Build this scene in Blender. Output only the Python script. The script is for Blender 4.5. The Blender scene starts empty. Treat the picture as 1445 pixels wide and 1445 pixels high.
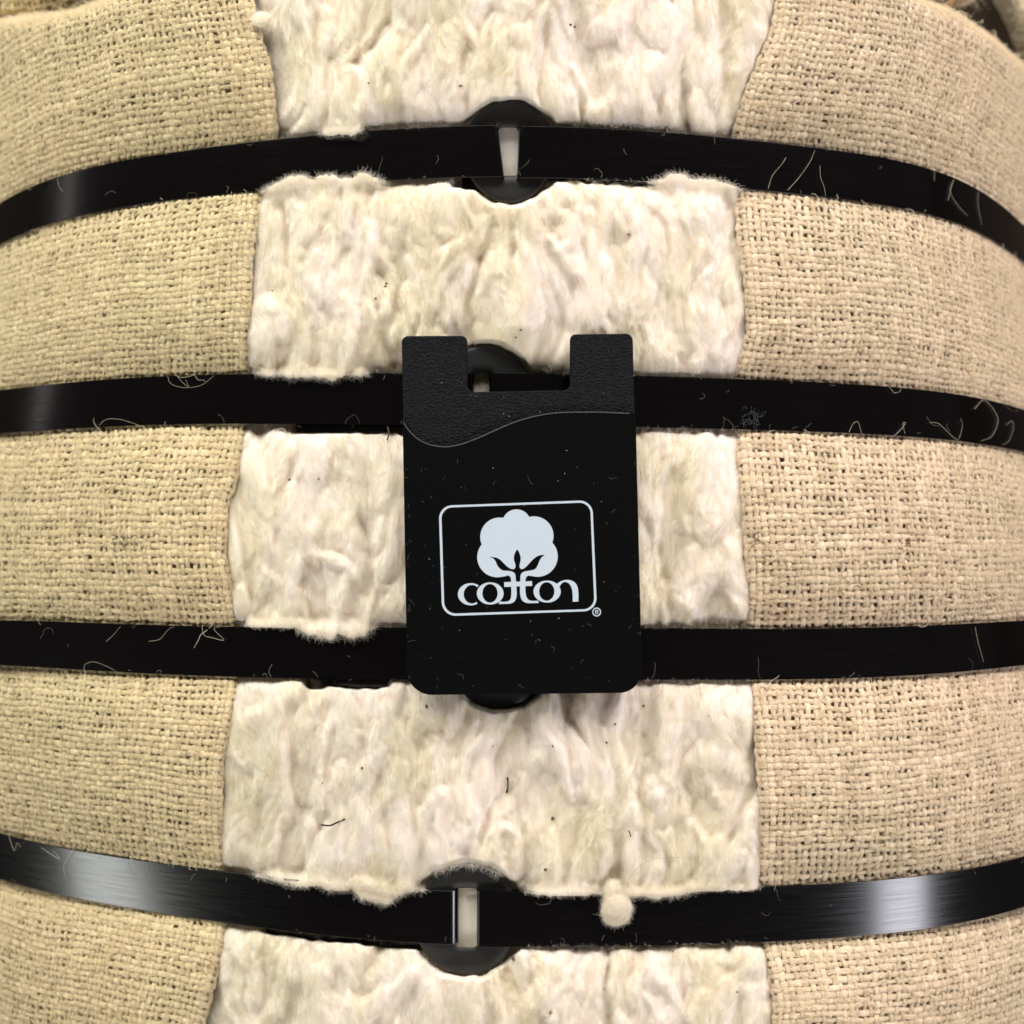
import bpy, bmesh, math
import numpy as np
from mathutils import Vector
from mathutils.geometry import tessellate_polygon

R = np.random.RandomState(7)
D = 0.35                      # lens to the front of the bale, metres
K = 0.25 / 1445               # metres of bale surface per photo pixel at that distance
C0 = 722.5
scene = bpy.context.scene
COL = scene.collection

# ------------------------------------------------------------------ helpers
def W(px, py, y):
    """point on the ray through a photo pixel at depth y behind the front plane"""
    px, py, y = np.broadcast_arrays(np.asarray(px, float), np.asarray(py, float), np.asarray(y, float))
    f = (D + y) / D * K
    return np.stack([(px - C0) * f, y, -(py - C0) * f], -1)

def link(name, data, parent=None):
    o = bpy.data.objects.new(name, data); COL.objects.link(o)
    if parent: o.parent = parent
    return o

def empty(name, label, cat, loc=(0, 0, 0), group=None):
    o = link(name, None); o['label'] = label; o['category'] = cat
    o.empty_display_size = 0.01
    if group: o['group'] = group
    return o

def mesh_np(name, V, F, mat, parent=None, smooth=True, uv=None, col=None):
    """V (n,3), F (m,4) or (m,3)"""
    V = np.asarray(V, np.float32).reshape(-1, 3); F = np.asarray(F, np.int32)
    me = bpy.data.meshes.new(name)
    k = F.shape[1]
    me.vertices.add(len(V)); me.vertices.foreach_set('co', V.ravel())
    me.loops.add(F.size); me.loops.foreach_set('vertex_index', F.ravel())
    me.polygons.add(len(F))
    me.polygons.foreach_set('loop_start', np.arange(0, F.size, k, dtype=np.int32))
    me.polygons.foreach_set('use_smooth', np.full(len(F), smooth))
    if uv is not None:
        l = me.uv_layers.new(name='UVMap')
        l.data.foreach_set('uv', np.asarray(uv, np.float32)[F.ravel()].ravel())
    if col is not None:
        a = me.attributes.new('tone', 'FLOAT', 'POINT'); a.data.foreach_set('value', np.asarray(col, np.float32).ravel())
    me.update(calc_edges=True)
    me.materials.append(mat)
    return link(name, me, parent)

def grid_faces(n, m, off=0):
    i, j = np.meshgrid(np.arange(n - 1), np.arange(m - 1), indexing='ij')
    a = (i * m + j).ravel() + off
    return np.stack([a, a + 1, a + m + 1, a + m], -1)

def hairs(name, P, rad, mat, parent=None, taper=0.35, tone=None):
    tone = None if tone is None else np.asarray(tone)
    """P (n, k, 3) strands; rad (n,) or scalar"""
    n, k, _ = P.shape
    hc = bpy.data.hair_curves.new(name)
    hc.add_curves([k] * n)
    hc.attributes['position'].data.foreach_set('vector', P.astype(np.float32).ravel())
    rad = np.broadcast_to(np.asarray(rad, float), (n,))
    t = np.linspace(0, 1, k)
    rr = rad[:, None] * (1 - (1 - taper) * t[None] ** 2)
    a = hc.attributes.get('radius') or hc.attributes.new('radius', 'FLOAT', 'POINT')
    a.data.foreach_set('value', rr.astype(np.float32).ravel())
    if tone is not None:
        b = hc.attributes.new('tone', 'FLOAT', 'CURVE'); b.data.foreach_set('value', tone.astype(np.float32).ravel())
    hc.materials.append(mat)
    o = link(name, hc, parent); o['kind'] = 'stuff'
    return o

_T = np.random.RandomState(3).rand(512, 512)
def vn(x, y, seed=0):
    x = np.asarray(x, float) + seed * 37.31; y = np.asarray(y, float) + seed * 17.77
    xi = np.floor(x).astype(int); yi = np.floor(y).astype(int)
    fx = x - xi; fy = y - yi
    fx = fx * fx * fx * (fx * (fx * 6 - 15) + 10); fy = fy * fy * fy * (fy * (fy * 6 - 15) + 10)
    a = _T[xi % 512, yi % 512]; b = _T[(xi + 1) % 512, yi % 512]
    c = _T[xi % 512, (yi + 1) % 512]; d = _T[(xi + 1) % 512, (yi + 1) % 512]
    return (a + (b - a) * fx + (c - a) * fy + (a - b - c + d) * fx * fy) * 2 - 1
def fbm(x, y, seed=0, o=4):
    s = 0; a = 1.0; t = 0
    for i in range(o):
        s = s + a * vn(x * 2 ** i, y * 2 ** i, seed + i * 5); t += a; a *= .5
    return s / t

# ------------------------------------------------------------------ shape of the bale
def polyfit_u(us, vals, pw):
    us = np.array(us); A = np.stack([us ** p for p in pw], -1)
    return np.linalg.lstsq(A, np.array(vals), rcond=None)[0]
PW = (2, 4, 8)
BAND = [213.0, 565.0, 922.0, 1297.0]              # band centres on the middle line
L_D = [((.33, 6.4), (.446, 14.6), (.584, 22), (.723, 33), (.861, 50), (1, 87)),
       ((.33, 6), (.446, 11), (.584, 18), (.723, 27), (.861, 41), (1, 68)),
       ((.33, 5), (.446, 9), (.584, 15), (.723, 23), (.861, 34), (1, 52)),
       ((.33, 7), (.446, 12), (.584, 20), (.723, 31), (.861, 44), (1, 64))]
R_D = [((.336, 7), (.6135, 23.5), (.75, 36), (.863, 57), (.939, 82), (1, 122)),
       ((.336, 5), (.6135, 17), (.75, 27), (.863, 40), (.939, 55), (1, 78)),
       ((.336, 3), (.6135, 10), (.75, 17), (.863, 27), (.939, 38), (1, 54)),
       ((.336, 2), (.6135, 7), (.75, 13), (.863, 20), (.939, 27), (1, 37))]
L_C = [((.33, 222), (.446, 232), (.584, 241), (.723, 254), (.861, 276), (1, 315)),
       ((.336, 562), (.516, 563), (.723, 567), (.861, 571.5), (1, 581)),
       ((.336, 921), (.584, 919.5), (.861, 911), (1, 907)),
       ((.336, 1283), (.584, 1266), (.723, 1248), (.861, 1233), (1, 1208))]
R_C = [((.336, 222.5), (.6135, 244), (.75, 260), (.863, 283), (.939, 307), (1, 346)),
       ((.336, 568), (.6135, 574.5), (.75, 581), (.863, 588.5), (.939, 597), (1, 608)),
       ((.336, 923), (.6135, 922.5), (.75, 919), (.863, 915), (1, 907)),
       ((.336, 1294), (.6135, 1286.5), (.75, 1277), (.863, 1267.5), (1, 1244))]
cLD = np.array([polyfit_u([a for a, b in t], [b / 1000 for a, b in t], PW) for t in L_D])
cRD = np.array([polyfit_u([a for a, b in t], [b / 1000 for a, b in t], PW) for t in R_D])
cLC = np.array([polyfit_u([a for a, b in t], [b - BAND[i] for a, b in t], PW) for i, t in enumerate(L_C)])
cRC = np.array([polyfit_u([a for a, b in t], [b - BAND[i] for a, b in t], PW) for i, t in enumerate(R_C)])
VK = np.array([-260.] + BAND + [1700.])
def ext(c, f0, f1):
    return np.vstack([c[:1] * f0, c, c[-1:] * f1])
eLD, eRD, eLC, eRC = ext(cLD, 1.0, 1.15), ext(cRD, .95, 1.3), ext(cLC, 1.35, 1.5), ext(cRC, 1.15, 1.7)
def lerp_tab(tab, v):
    """smooth interpolation of coefficient rows over v"""
    out = []
    for k in range(3):
        y = tab[:, k]; m = np.gradient(y, VK)
        i = np.clip(np.searchsorted(VK, v) - 1, 0, len(VK) - 2)
        h = VK[i + 1] - VK[i]; t = (v - VK[i]) / h
        out.append((2*t**3 - 3*t**2 + 1) * y[i] + (t**3 - 2*t**2 + t) * h * m[i] + (-2*t**3 + 3*t**2) * y[i+1] + (t**3 - t**2) * h * m[i+1])
    return out
def ev(tL, tR, px, v):
    px, v = np.broadcast_arrays(np.asarray(px, float), np.asarray(v, float))
    w = (px - C0) / 722.5; u = np.minimum(np.abs(w), 1.22)
    a, b, c = lerp_tab(tL, v); A, B, Cc = lerp_tab(tR, v)
    l = w < 0
    a = np.where(l, a, A); b = np.where(l, b, B); c = np.where(l, c, Cc)
    return a * u**2 + b * u**4 + c * u**8
def base_depth(px, v): return ev(eLD, eRD, px, v)
def row_py(px, v): return v + ev(eLC, eRC, px, v)

HB = 37.0                                          # half height of a band in pixels
def bulge(v, p=3.2):
    """0 at the bands, 1 midway between two of them"""
    v = np.asarray(v, float); e = [-170] + BAND + [1680]
    out = np.zeros_like(v)
    for a, b in zip(e[:-1], e[1:]):
        t = (v - (a + HB - 2)) / ((b - HB + 2) - (a + HB - 2))
        out = np.where((t > 0) & (t < 1), 1 - np.abs(2 * t - 1) ** p, out)
    return out

def top_edge(px):
    """where the cover turns away at the two upper corners of the photo"""
    l = np.interp(px, [-200, 0, 40, 90, 150, 220, 300, 400], [70, 30, 25, 22, 4, -30, -90, -200])
    r = np.interp(px, [1000, 1150, 1230, 1290, 1340, 1400, 1445, 1520, 1650], [-300, -120, -45, 0, 18, 58, 98, 190, 380])
    return np.where(px < C0, l, r)
def fold_top(px, py, d):
    G = 22.0
    s = top_edge(px); g = py - s
    ge = np.where(g < G, G * np.exp(np.clip((g - G) / G, -30, 0)), g)
    back = np.clip(G - g, 0, 400)
    return s + ge, d + (np.sqrt(back**2 + 200) - 200**.5) * K * 1.3

# seams of the two covers towards the cotton
EL = ([-260, 0, 100, 190, 270, 350, 480, 525, 610, 680, 713, 780, 847, 880, 965, 1031, 1081, 1165, 1224, 1305, 1347, 1398, 1445, 1560],
      [330, 350, 377, 387, 368, 351, 345, 347, 345, 328, 316, 314, 327, 332, 333, 319, 309, 307, 314, 318, 309, 294, 281, 260])
ER = ([-260, 0, 43, 83, 133, 190, 262, 332, 400, 465, 523, 613, 713, 797, 847, 886, 965, 1031, 1131, 1248, 1331, 1365, 1415, 1445, 1560],
      [1120, 1101, 1094, 1075, 1055, 1039, 1040, 1046, 1056, 1060, 1041, 1041, 1053, 1058, 1059, 1054, 1060, 1070, 1078, 1073, 1076, 1087, 1098, 1096, 1100])
def seam(side, py): return np.interp(py, *(EL if side < 0 else ER))

def cover_point(px, v, off=0.0):
    """surface of the burlap covers"""
    side = np.where(px < C0, -1, 1)
    py = row_py(px, v)
    dist = np.where(side < 0, seam(-1, py) - px, px - seam(1, py))      # px away from the seam
    d = base_depth(px, v)
    d = d + .0020 * (1 + 2.4 * np.clip(np.abs((px - C0) / 722.5), 0, 1.1) ** 6) - .0082 * bulge(v, 2.7) * (0.75 + 0.25 * np.clip(dist / 60, 0, 1))
    d = d + .0006 * fbm(px / 90, v / 60, 4) + .0010 * np.exp(-np.clip(dist, -14, 200) / 5)
    py2, d = fold_top(px, py, d)
    return W(px, py2, d + off)

# ------------------------------------------------------------------ materials
def mat(name):
    m = bpy.data.materials.new(name); m.use_nodes = True
    return m, m.node_tree.nodes, m.node_tree.links, m.node_tree.nodes['Principled BSDF']

def burlap_mat(name, base=(.52, .40, .24)):
    m, N, L, B = mat(name)
    uv = N.new('ShaderNodeUVMap'); tone = N.new('ShaderNodeAttribute'); tone.attribute_name = 'tone'
    mp = N.new('ShaderNodeMapping'); mp.inputs['Scale'].default_value = (1, 1, 1)
    L.new(uv.outputs[0], mp.inputs[0])
    # twisted plies: streaks running diagonally round each yarn
    wv = N.new('ShaderNodeTexWave'); wv.bands_direction = 'DIAGONAL'; wv.inputs['Scale'].default_value = 1.1
    wv.inputs['Distortion'].default_value = 5; wv.inputs['Detail'].default_value = 3; wv.inputs['Detail Scale'].default_value = 2.0
    L.new(mp.outputs[0], wv.inputs[0])
    ns = N.new('ShaderNodeTexNoise'); ns.inputs['Scale'].default_value = 2.2; ns.inputs['Detail'].default_value = 4
    mp2 = N.new('ShaderNodeMapping'); mp2.inputs['Scale'].default_value = (.5, 4, 1); L.new(uv.outputs[0], mp2.inputs[0]); L.new(mp2.outputs[0], ns.inputs[0])
    add = N.new('ShaderNodeMath'); add.operation = 'ADD'; L.new(wv.outputs['Fac'], add.inputs[0]); L.new(ns.outputs['Fac'], add.inputs[1])
    bp = N.new('ShaderNodeBump'); bp.inputs['Strength'].default_value = 1.0; bp.inputs['Distance'].default_value = .0002
    L.new(add.outputs[0], bp.inputs['Height']); L.new(bp.outputs[0], B.inputs['Normal'])
    tc = N.new('ShaderNodeTexCoord'); big = N.new('ShaderNodeTexNoise'); big.inputs['Scale'].default_value = 14; big.inputs['Detail'].default_value = 3
    L.new(tc.outputs['Object'], big.inputs[0])
    cr = N.new('ShaderNodeValToRGB'); e = cr.color_ramp.elements
    b = np.array(base)
    e[0].position = .25; e[0].color = (*(b * [.96, .97, .94]), 1)
    e[1].position = .75; e[1].color = (*(b * [1.06, 1.0, 1.01]), 1)
    L.new(big.outputs['Fac'], cr.inputs[0])
    mul = N.new('ShaderNodeMix'); mul.data_type = 'RGBA'; mul.blend_type = 'MULTIPLY'; mul.inputs[0].default_value = 1
    L.new(cr.outputs[0], mul.inputs[6])
    cr2 = N.new('ShaderNodeValToRGB'); e = cr2.color_ramp.elements
    e[0].position = 0; e[0].color = (.84, .82, .76, 1); e[1].position = 1; e[1].color = (1.2, 1.2, 1.2, 1)
    L.new(tone.outputs['Fac'], cr2.inputs[0]); L.new(cr2.outputs[0], mul.inputs[7])
    mul2 = N.new('ShaderNodeMix'); mul2.data_type = 'RGBA'; mul2.blend_type = 'MULTIPLY'; mul2.inputs[0].default_value = 1
    cr3 = N.new('ShaderNodeValToRGB'); e = cr3.color_ramp.elements
    e[0].position = .3; e[0].color = (.88, .86, .82, 1); e[1].position = .7; e[1].color = (1.1, 1.1, 1.1, 1)
    L.new(ns.outputs['Fac'], cr3.inputs[0]); L.new(mul.outputs[2], mul2.inputs[6]); L.new(cr3.outputs[0], mul2.inputs[7])
    L.new(mul2.outputs[2], B.inputs['Base Color'])
    B.inputs['Roughness'].default_value = .75; B.inputs['Specular IOR Level'].default_value = .25
    return m

def hair_mat(name, colr, trans=.4, rough=.6, toned=False):
    m, N, L, B = mat(name)
    out = N['Material Output']
    d = N.new('ShaderNodeBsdfDiffuse'); d.inputs[0].default_value = (*colr, 1)
    t = N.new('ShaderNodeBsdfTranslucent'); t.inputs[0].default_value = (*colr, 1)
    hi = N.new('ShaderNodeHairInfo'); rp = N.new('ShaderNodeValToRGB'); q = np.array(colr)
    rp.color_ramp.elements[0].color = (*(q * [.90, .86, .76]), 1); rp.color_ramp.elements[1].position = .7; rp.color_ramp.elements[1].color = (*np.clip(q * 1.04, 0, 1), 1)
    
    if toned:
        at = N.new('ShaderNodeAttribute'); at.attribute_name = 'tone'; mm = N.new('ShaderNodeMath'); mm.operation = 'MULTIPLY_ADD'; mm.inputs[1].default_value = .3
        m2 = N.new('ShaderNodeMath'); m2.operation = 'MULTIPLY'; m2.inputs[1].default_value = .75; L.new(at.outputs['Fac'], m2.inputs[0])
        L.new(hi.outputs['Random'], mm.inputs[0]); L.new(m2.outputs[0], mm.inputs[2]); L.new(mm.outputs[0], rp.inputs[0])
        rp.color_ramp.elements[0].color = (.83, .765, .615, 1); rp.color_ramp.elements[0].position = .15; rp.color_ramp.elements[1].position = .85; rp.color_ramp.elements[1].color = (.93, .865, .80, 1)
    else: L.new(hi.outputs['Random'], rp.inputs[0])
    L.new(rp.outputs[0], d.inputs[0]); L.new(rp.outputs[0], t.inputs[0])
    mx = N.new('ShaderNodeMixShader'); mx.inputs[0].default_value = trans
    L.new(d.outputs[0], mx.inputs[1]); L.new(t.outputs[0], mx.inputs[2]); L.new(mx.outputs[0], out.inputs[0])
    N.remove(B)
    return m

def cotton_mat():
    m, N, L, B = mat('raw_cotton')
    tc = N.new('ShaderNodeTexCoord')
    n1 = N.new('ShaderNodeTexNoise'); n1.inputs['Scale'].default_value = 22; n1.inputs['Detail'].default_value = 3
    L.new(tc.outputs['Object'], n1.inputs[0])
    cr = N.new('ShaderNodeValToRGB'); e = cr.color_ramp.elements
    e[0].position = .15; e[0].color = (.81, .745, .595, 1)
    e[1].position = .85; e[1].color = (.90, .83, .76, 1)
    k = e.new(.5); k.color = (.865, .80, .685, 1)
    at = N.new('ShaderNodeAttribute'); at.attribute_name = 'tone'
    L.new(at.outputs['Fac'], cr.inputs[0]); L.new(cr.outputs[0], B.inputs['Base Color'])
    mp = N.new('ShaderNodeMapping'); mp.inputs['Scale'].default_value = (1, .4, .28)
    L.new(tc.outputs['Object'], mp.inputs[0])
    n2 = N.new('ShaderNodeTexNoise'); n2.inputs['Scale'].default_value = 1400; n2.inputs['Detail'].default_value = 5; n2.inputs['Distortion'].default_value = 1.5
    L.new(mp.outputs[0], n2.inputs[0])
    bp = N.new('ShaderNodeBump'); bp.inputs['Strength'].default_value = .35; bp.inputs['Distance'].default_value = .0002
    L.new(n2.outputs['Fac'], bp.inputs['Height']); L.new(bp.outputs[0], B.inputs['Normal'])
    B.inputs['Roughness'].default_value = .9; B.inputs['Specular IOR Level'].default_value = .05
    B.inputs['Subsurface Weight'].default_value = .6; B.inputs['Subsurface Radius'].default_value = (1, .85, .6)
    B.inputs['Subsurface Scale'].default_value = .0024
    B.inputs['Sheen Weight'].default_value = .25; B.inputs['Sheen Roughness'].default_value = .6
    return m

def plain(name, c, rough=.5, spec=.5, metal=0):
    m, N, L, B = mat(name)
    B.inputs['Base Color'].default_value = (*c, 1); B.inputs['Roughness'].default_value = rough
    B.inputs['Specular IOR Level'].default_value = spec; B.inputs['Metallic'].default_value = metal
    return m, N, L, B

def strap_mat():
    m, N, L, B = plain('black_enamelled_steel', (.0016, .0011, .0012), .3, .5)
    uv = N.new('ShaderNodeUVMap')
    mp = N.new('ShaderNodeMapping'); mp.inputs['Scale'].default_value = (60, 2600, 1)
    L.new(uv.outputs[0], mp.inputs[0])
    ns = N.new('ShaderNodeTexNoise'); ns.inputs['Scale'].default_value = 1; ns.inputs['Detail'].default_value = 4
    L.new(mp.outputs[0], ns.inputs[0])
    bp = N.new('ShaderNodeBump'); bp.inputs['Strength'].default_value = .12; bp.inputs['Distance'].default_value = .00003
    L.new(ns.outputs['Fac'], bp.inputs['Height']); L.new(bp.outputs[0], B.inputs['Normal'])
    r = N.new('ShaderNodeMapRange'); r.inputs[1].default_value = .3; r.inputs[2].default_value = .7
    r.inputs[3].default_value = .15; r.inputs[4].default_value = .23
    L.new(ns.outputs['Fac'], r.inputs[0]); L.new(r.outputs[0], B.inputs['Roughness'])
    B.inputs['Anisotropic'].default_value = .35
    tg = N.new('ShaderNodeTangent'); tg.direction_type = 'UV_MAP'
    L.new(tg.outputs[0], B.inputs['Tangent'])
    return m

def leather_mat():
    m, N, L, B = plain('grained_black_silicone', (.0026, .0026, .0045), .6, .16)
    tc = N.new('ShaderNodeTexCoord'); mp = N.new('ShaderNodeMapping'); mp.inputs['Scale'].default_value = (1, 1, 2.2)
    L.new(tc.outputs['Object'], mp.inputs[0])
    v = N.new('ShaderNodeTexVoronoi'); v.inputs['Scale'].default_value = 620; v.feature = 'DISTANCE_TO_EDGE'
    ns = N.new('ShaderNodeTexNoise'); ns.inputs['Scale'].default_value = 500; ns.inputs['Detail'].default_value = 3
    vm = N.new('ShaderNodeVectorMath'); vm.operation = 'MULTIPLY_ADD'; vm.inputs[1].default_value = (.0022,) * 3
    L.new(mp.outputs[0], ns.inputs[0]); L.new(ns.outputs['Color'], vm.inputs[0]); L.new(mp.outputs[0], vm.inputs[2])
    L.new(vm.outputs[0], v.inputs[0])
    r = N.new('ShaderNodeMapRange'); r.inputs[1].default_value = 0; r.inputs[2].default_value = .22
    L.new(v.outputs['Distance'], r.inputs[0])
    bp = N.new('ShaderNodeBump'); bp.inputs['Strength'].default_value = .8; bp.inputs['Distance'].default_value = .00022
    L.new(r.outputs[0], bp.inputs['Height']); L.new(bp.outputs[0], B.inputs['Normal'])
    return m

M_BL = burlap_mat('jute_left', (.81, .695, .445))
M_BR = burlap_mat('jute_right', (.84, .70, .52))
M_BACKING = plain('gap_backing_shade', (.56, .44, .28), .95, .1)[0]  # darker than the yarns: shade inside the weave put into the colour
M_COT = cotton_mat()
M_CH = hair_mat('cotton_fibre', (.95, .91, .85), .5)
M_JH = hair_mat('jute_fibre', (.88, .77, .58), .35)
M_LINT = hair_mat('lint_fibre', (.42, .38, .33), .3)
M_SMUDGE = hair_mat('grey_dust_fibre', (.10, .10, .12), .2)
M_CT = hair_mat('toned_cotton_fibre', (.97, .92, .85), .5, toned=True)
M_ST = strap_mat()
M_DISC = plain('black_cast_steel', (.014, .014, .0135), .45, .4)[0]
M_LEA = leather_mat()
M_POC = plain('smooth_black_silicone', (.0009, .0009, .001), .5, .1)[0]
M_INK = plain('pale_blue_grey_ink', (.50, .57, .64), .6, .2)[0]
M_DUST = plain('white_dust', (.5, .5, .52), .9, .1)[0]
M_SPECK = plain('dry_leaf', (.13, .095, .06), .9, .1)[0]
M_TWIG = plain('dark_twig', (.02, .016, .013), .8, .2)[0]
M_ORANGE = plain('rusty_twine', (.25, .14, .07), .8, .2)[0]

# ------------------------------------------------------------------ weaving
def tubes(P, Nn, wid, thk, uvscale, tone, ns=8):
    """P (n,k,3) centre lines, Nn normals; one closed ring of ns points per station. Returns V,F,uv,tone"""
    n, k, _ = P.shape
    T = np.gradient(P, axis=1); T /= np.linalg.norm(T, axis=2, keepdims=True) + 1e-12
    S = np.cross(T, Nn); S /= np.linalg.norm(S, axis=2, keepdims=True) + 1e-12
    Nn = np.cross(S, T)
    a = np.linspace(0, 2 * np.pi, ns, endpoint=False)
    ca, sa = np.cos(a), np.sin(a)
    ca = np.sign(ca) * np.abs(ca) ** .85
    V = P[:, :, None] + S[:, :, None] * (wid[..., None, None] * ca[None, None, :, None]) + Nn[:, :, None] * (thk[..., None, None] * sa[None, None, :, None])
    ln = np.concatenate([np.zeros((n, 1)), np.cumsum(np.linalg.norm(np.diff(P, axis=1), axis=2), 1)], 1)
    uv = np.zeros((n, k, ns, 2)); uv[..., 0] = ln[..., None] * uvscale + np.arange(n)[:, None, None] * 3.37
    uv[..., 1] = np.minimum(a, 2 * np.pi - a)[None, None] / np.pi * 2 + np.arange(n)[:, None, None] * 1.7
    idx = np.arange(n * k * ns).reshape(n, k, ns); nx = np.roll(idx, -1, 2)
    F = np.stack([idx[:, :-1], idx[:, 1:], nx[:, 1:], nx[:, :-1]], -1).reshape(-1, 4)
    tn = np.broadcast_to(np.asarray(tone), (n, k))[..., None] * np.ones(ns)
    return V.reshape(-1, 3), F, uv.reshape(-1, 2), tn.ravel()

def resample(A, m):
    """Catmull-Rom along axis 1, m samples per span"""
    n, k = A.shape[:2]
    Ap = np.concatenate([2 * A[:, :1] - A[:, 1:2], A, 2 * A[:, -1:] - A[:, -2:-1]], 1)
    out = []
    for s in range(m):
        t = s / m
        p0, p1, p2, p3 = Ap[:, :-3], Ap[:, 1:-2], Ap[:, 2:-1], Ap[:, 3:]
        out.append(.5 * (2*p1 + (p2 - p0)*t + (2*p0 - 5*p1 + 4*p2 - p3)*t*t + (3*p1 - p0 - 3*p2 + p3)*t**3))
    O = np.stack(out, 2); O = O.reshape(n, (k - 1) * m, *A.shape[2:])
    return np.concatenate([O, A[:, -1:]], 1)

def weave(name, G, Gn, pitch, m_, parent, seed, wh=.42, wv=.345, amp=.30, sub=5):
    """G (ncols, nrows, 3) crossings, Gn normals, woven with real yarns"""
    rs = np.random.RandomState(seed)
    nc, nr = G.shape[:2]
    sgn = ((np.arange(nc)[:, None] + np.arange(nr)[None]) % 2) * 2 - 1
    ths = .24 * pitch
    Vs, Fs, Us, Ts = [], [], [], []
    off = 0
    for axis in (0, 1):
        P = G if axis == 1 else G.transpose(1, 0, 2)
        Nn = Gn if axis == 1 else Gn.transpose(1, 0, 2)
        s = (sgn if axis == 1 else -sgn.T)
        P = P + Nn * (s[..., None] * amp * pitch * .55)
        # even out then sample: cosine-like path through the crossings
        P = resample(P, sub); Nn = resample(Nn, sub)
        n, k = P.shape[:2]
        w0 = (wh if axis == 0 else wv) * pitch
        q = np.arange(k) / sub
        per = 1 + .10 * rs.randn(n)[:, None]
        wob = np.stack([vn(q * .45, np.full(k, i * 1.37), seed + axis) for i in range(n)])
        wob2 = np.stack([vn(q * 1.7, np.full(k, i * 2.11), seed + 3 + axis) for i in range(n)])
        wid = w0 * np.clip(per * (1 + .20 * wob + .16 * wob2), .6, 1.35)
        thk = ths * np.clip(1 + .18 * wob + .1 * wob2, .6, 1.4)
        tone = np.clip(.5 + .16 * rs.randn(n)[:, None] + .25 * wob + .12 * wob2, 0, 1)
        V, F, U, T = tubes(P, Nn, wid, thk, 1 / (pitch * .8), tone)
        Vs.append(V); Fs.append(F + off); Us.append(U); Ts.append(T); off += len(V)
    return mesh_np(name, np.vstack(Vs), np.vstack(Fs), m_, parent, uv=np.vstack(Us), col=np.concatenate(Ts))

def normals_of(G):
    a = np.gradient(G, axis=0); b = np.gradient(G, axis=1)
    n = np.cross(a, b); n /= np.linalg.norm(n, axis=2, keepdims=True) + 1e-12
    n[n[..., 1] > 0] *= -1
    return n

bale = empty('cotton_bale', 'bulging bale of raw white cotton with beige burlap covers, bound by black bands', 'cotton bale', (0, .06, 0))
bale.location = (0, 0, 0)

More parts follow.
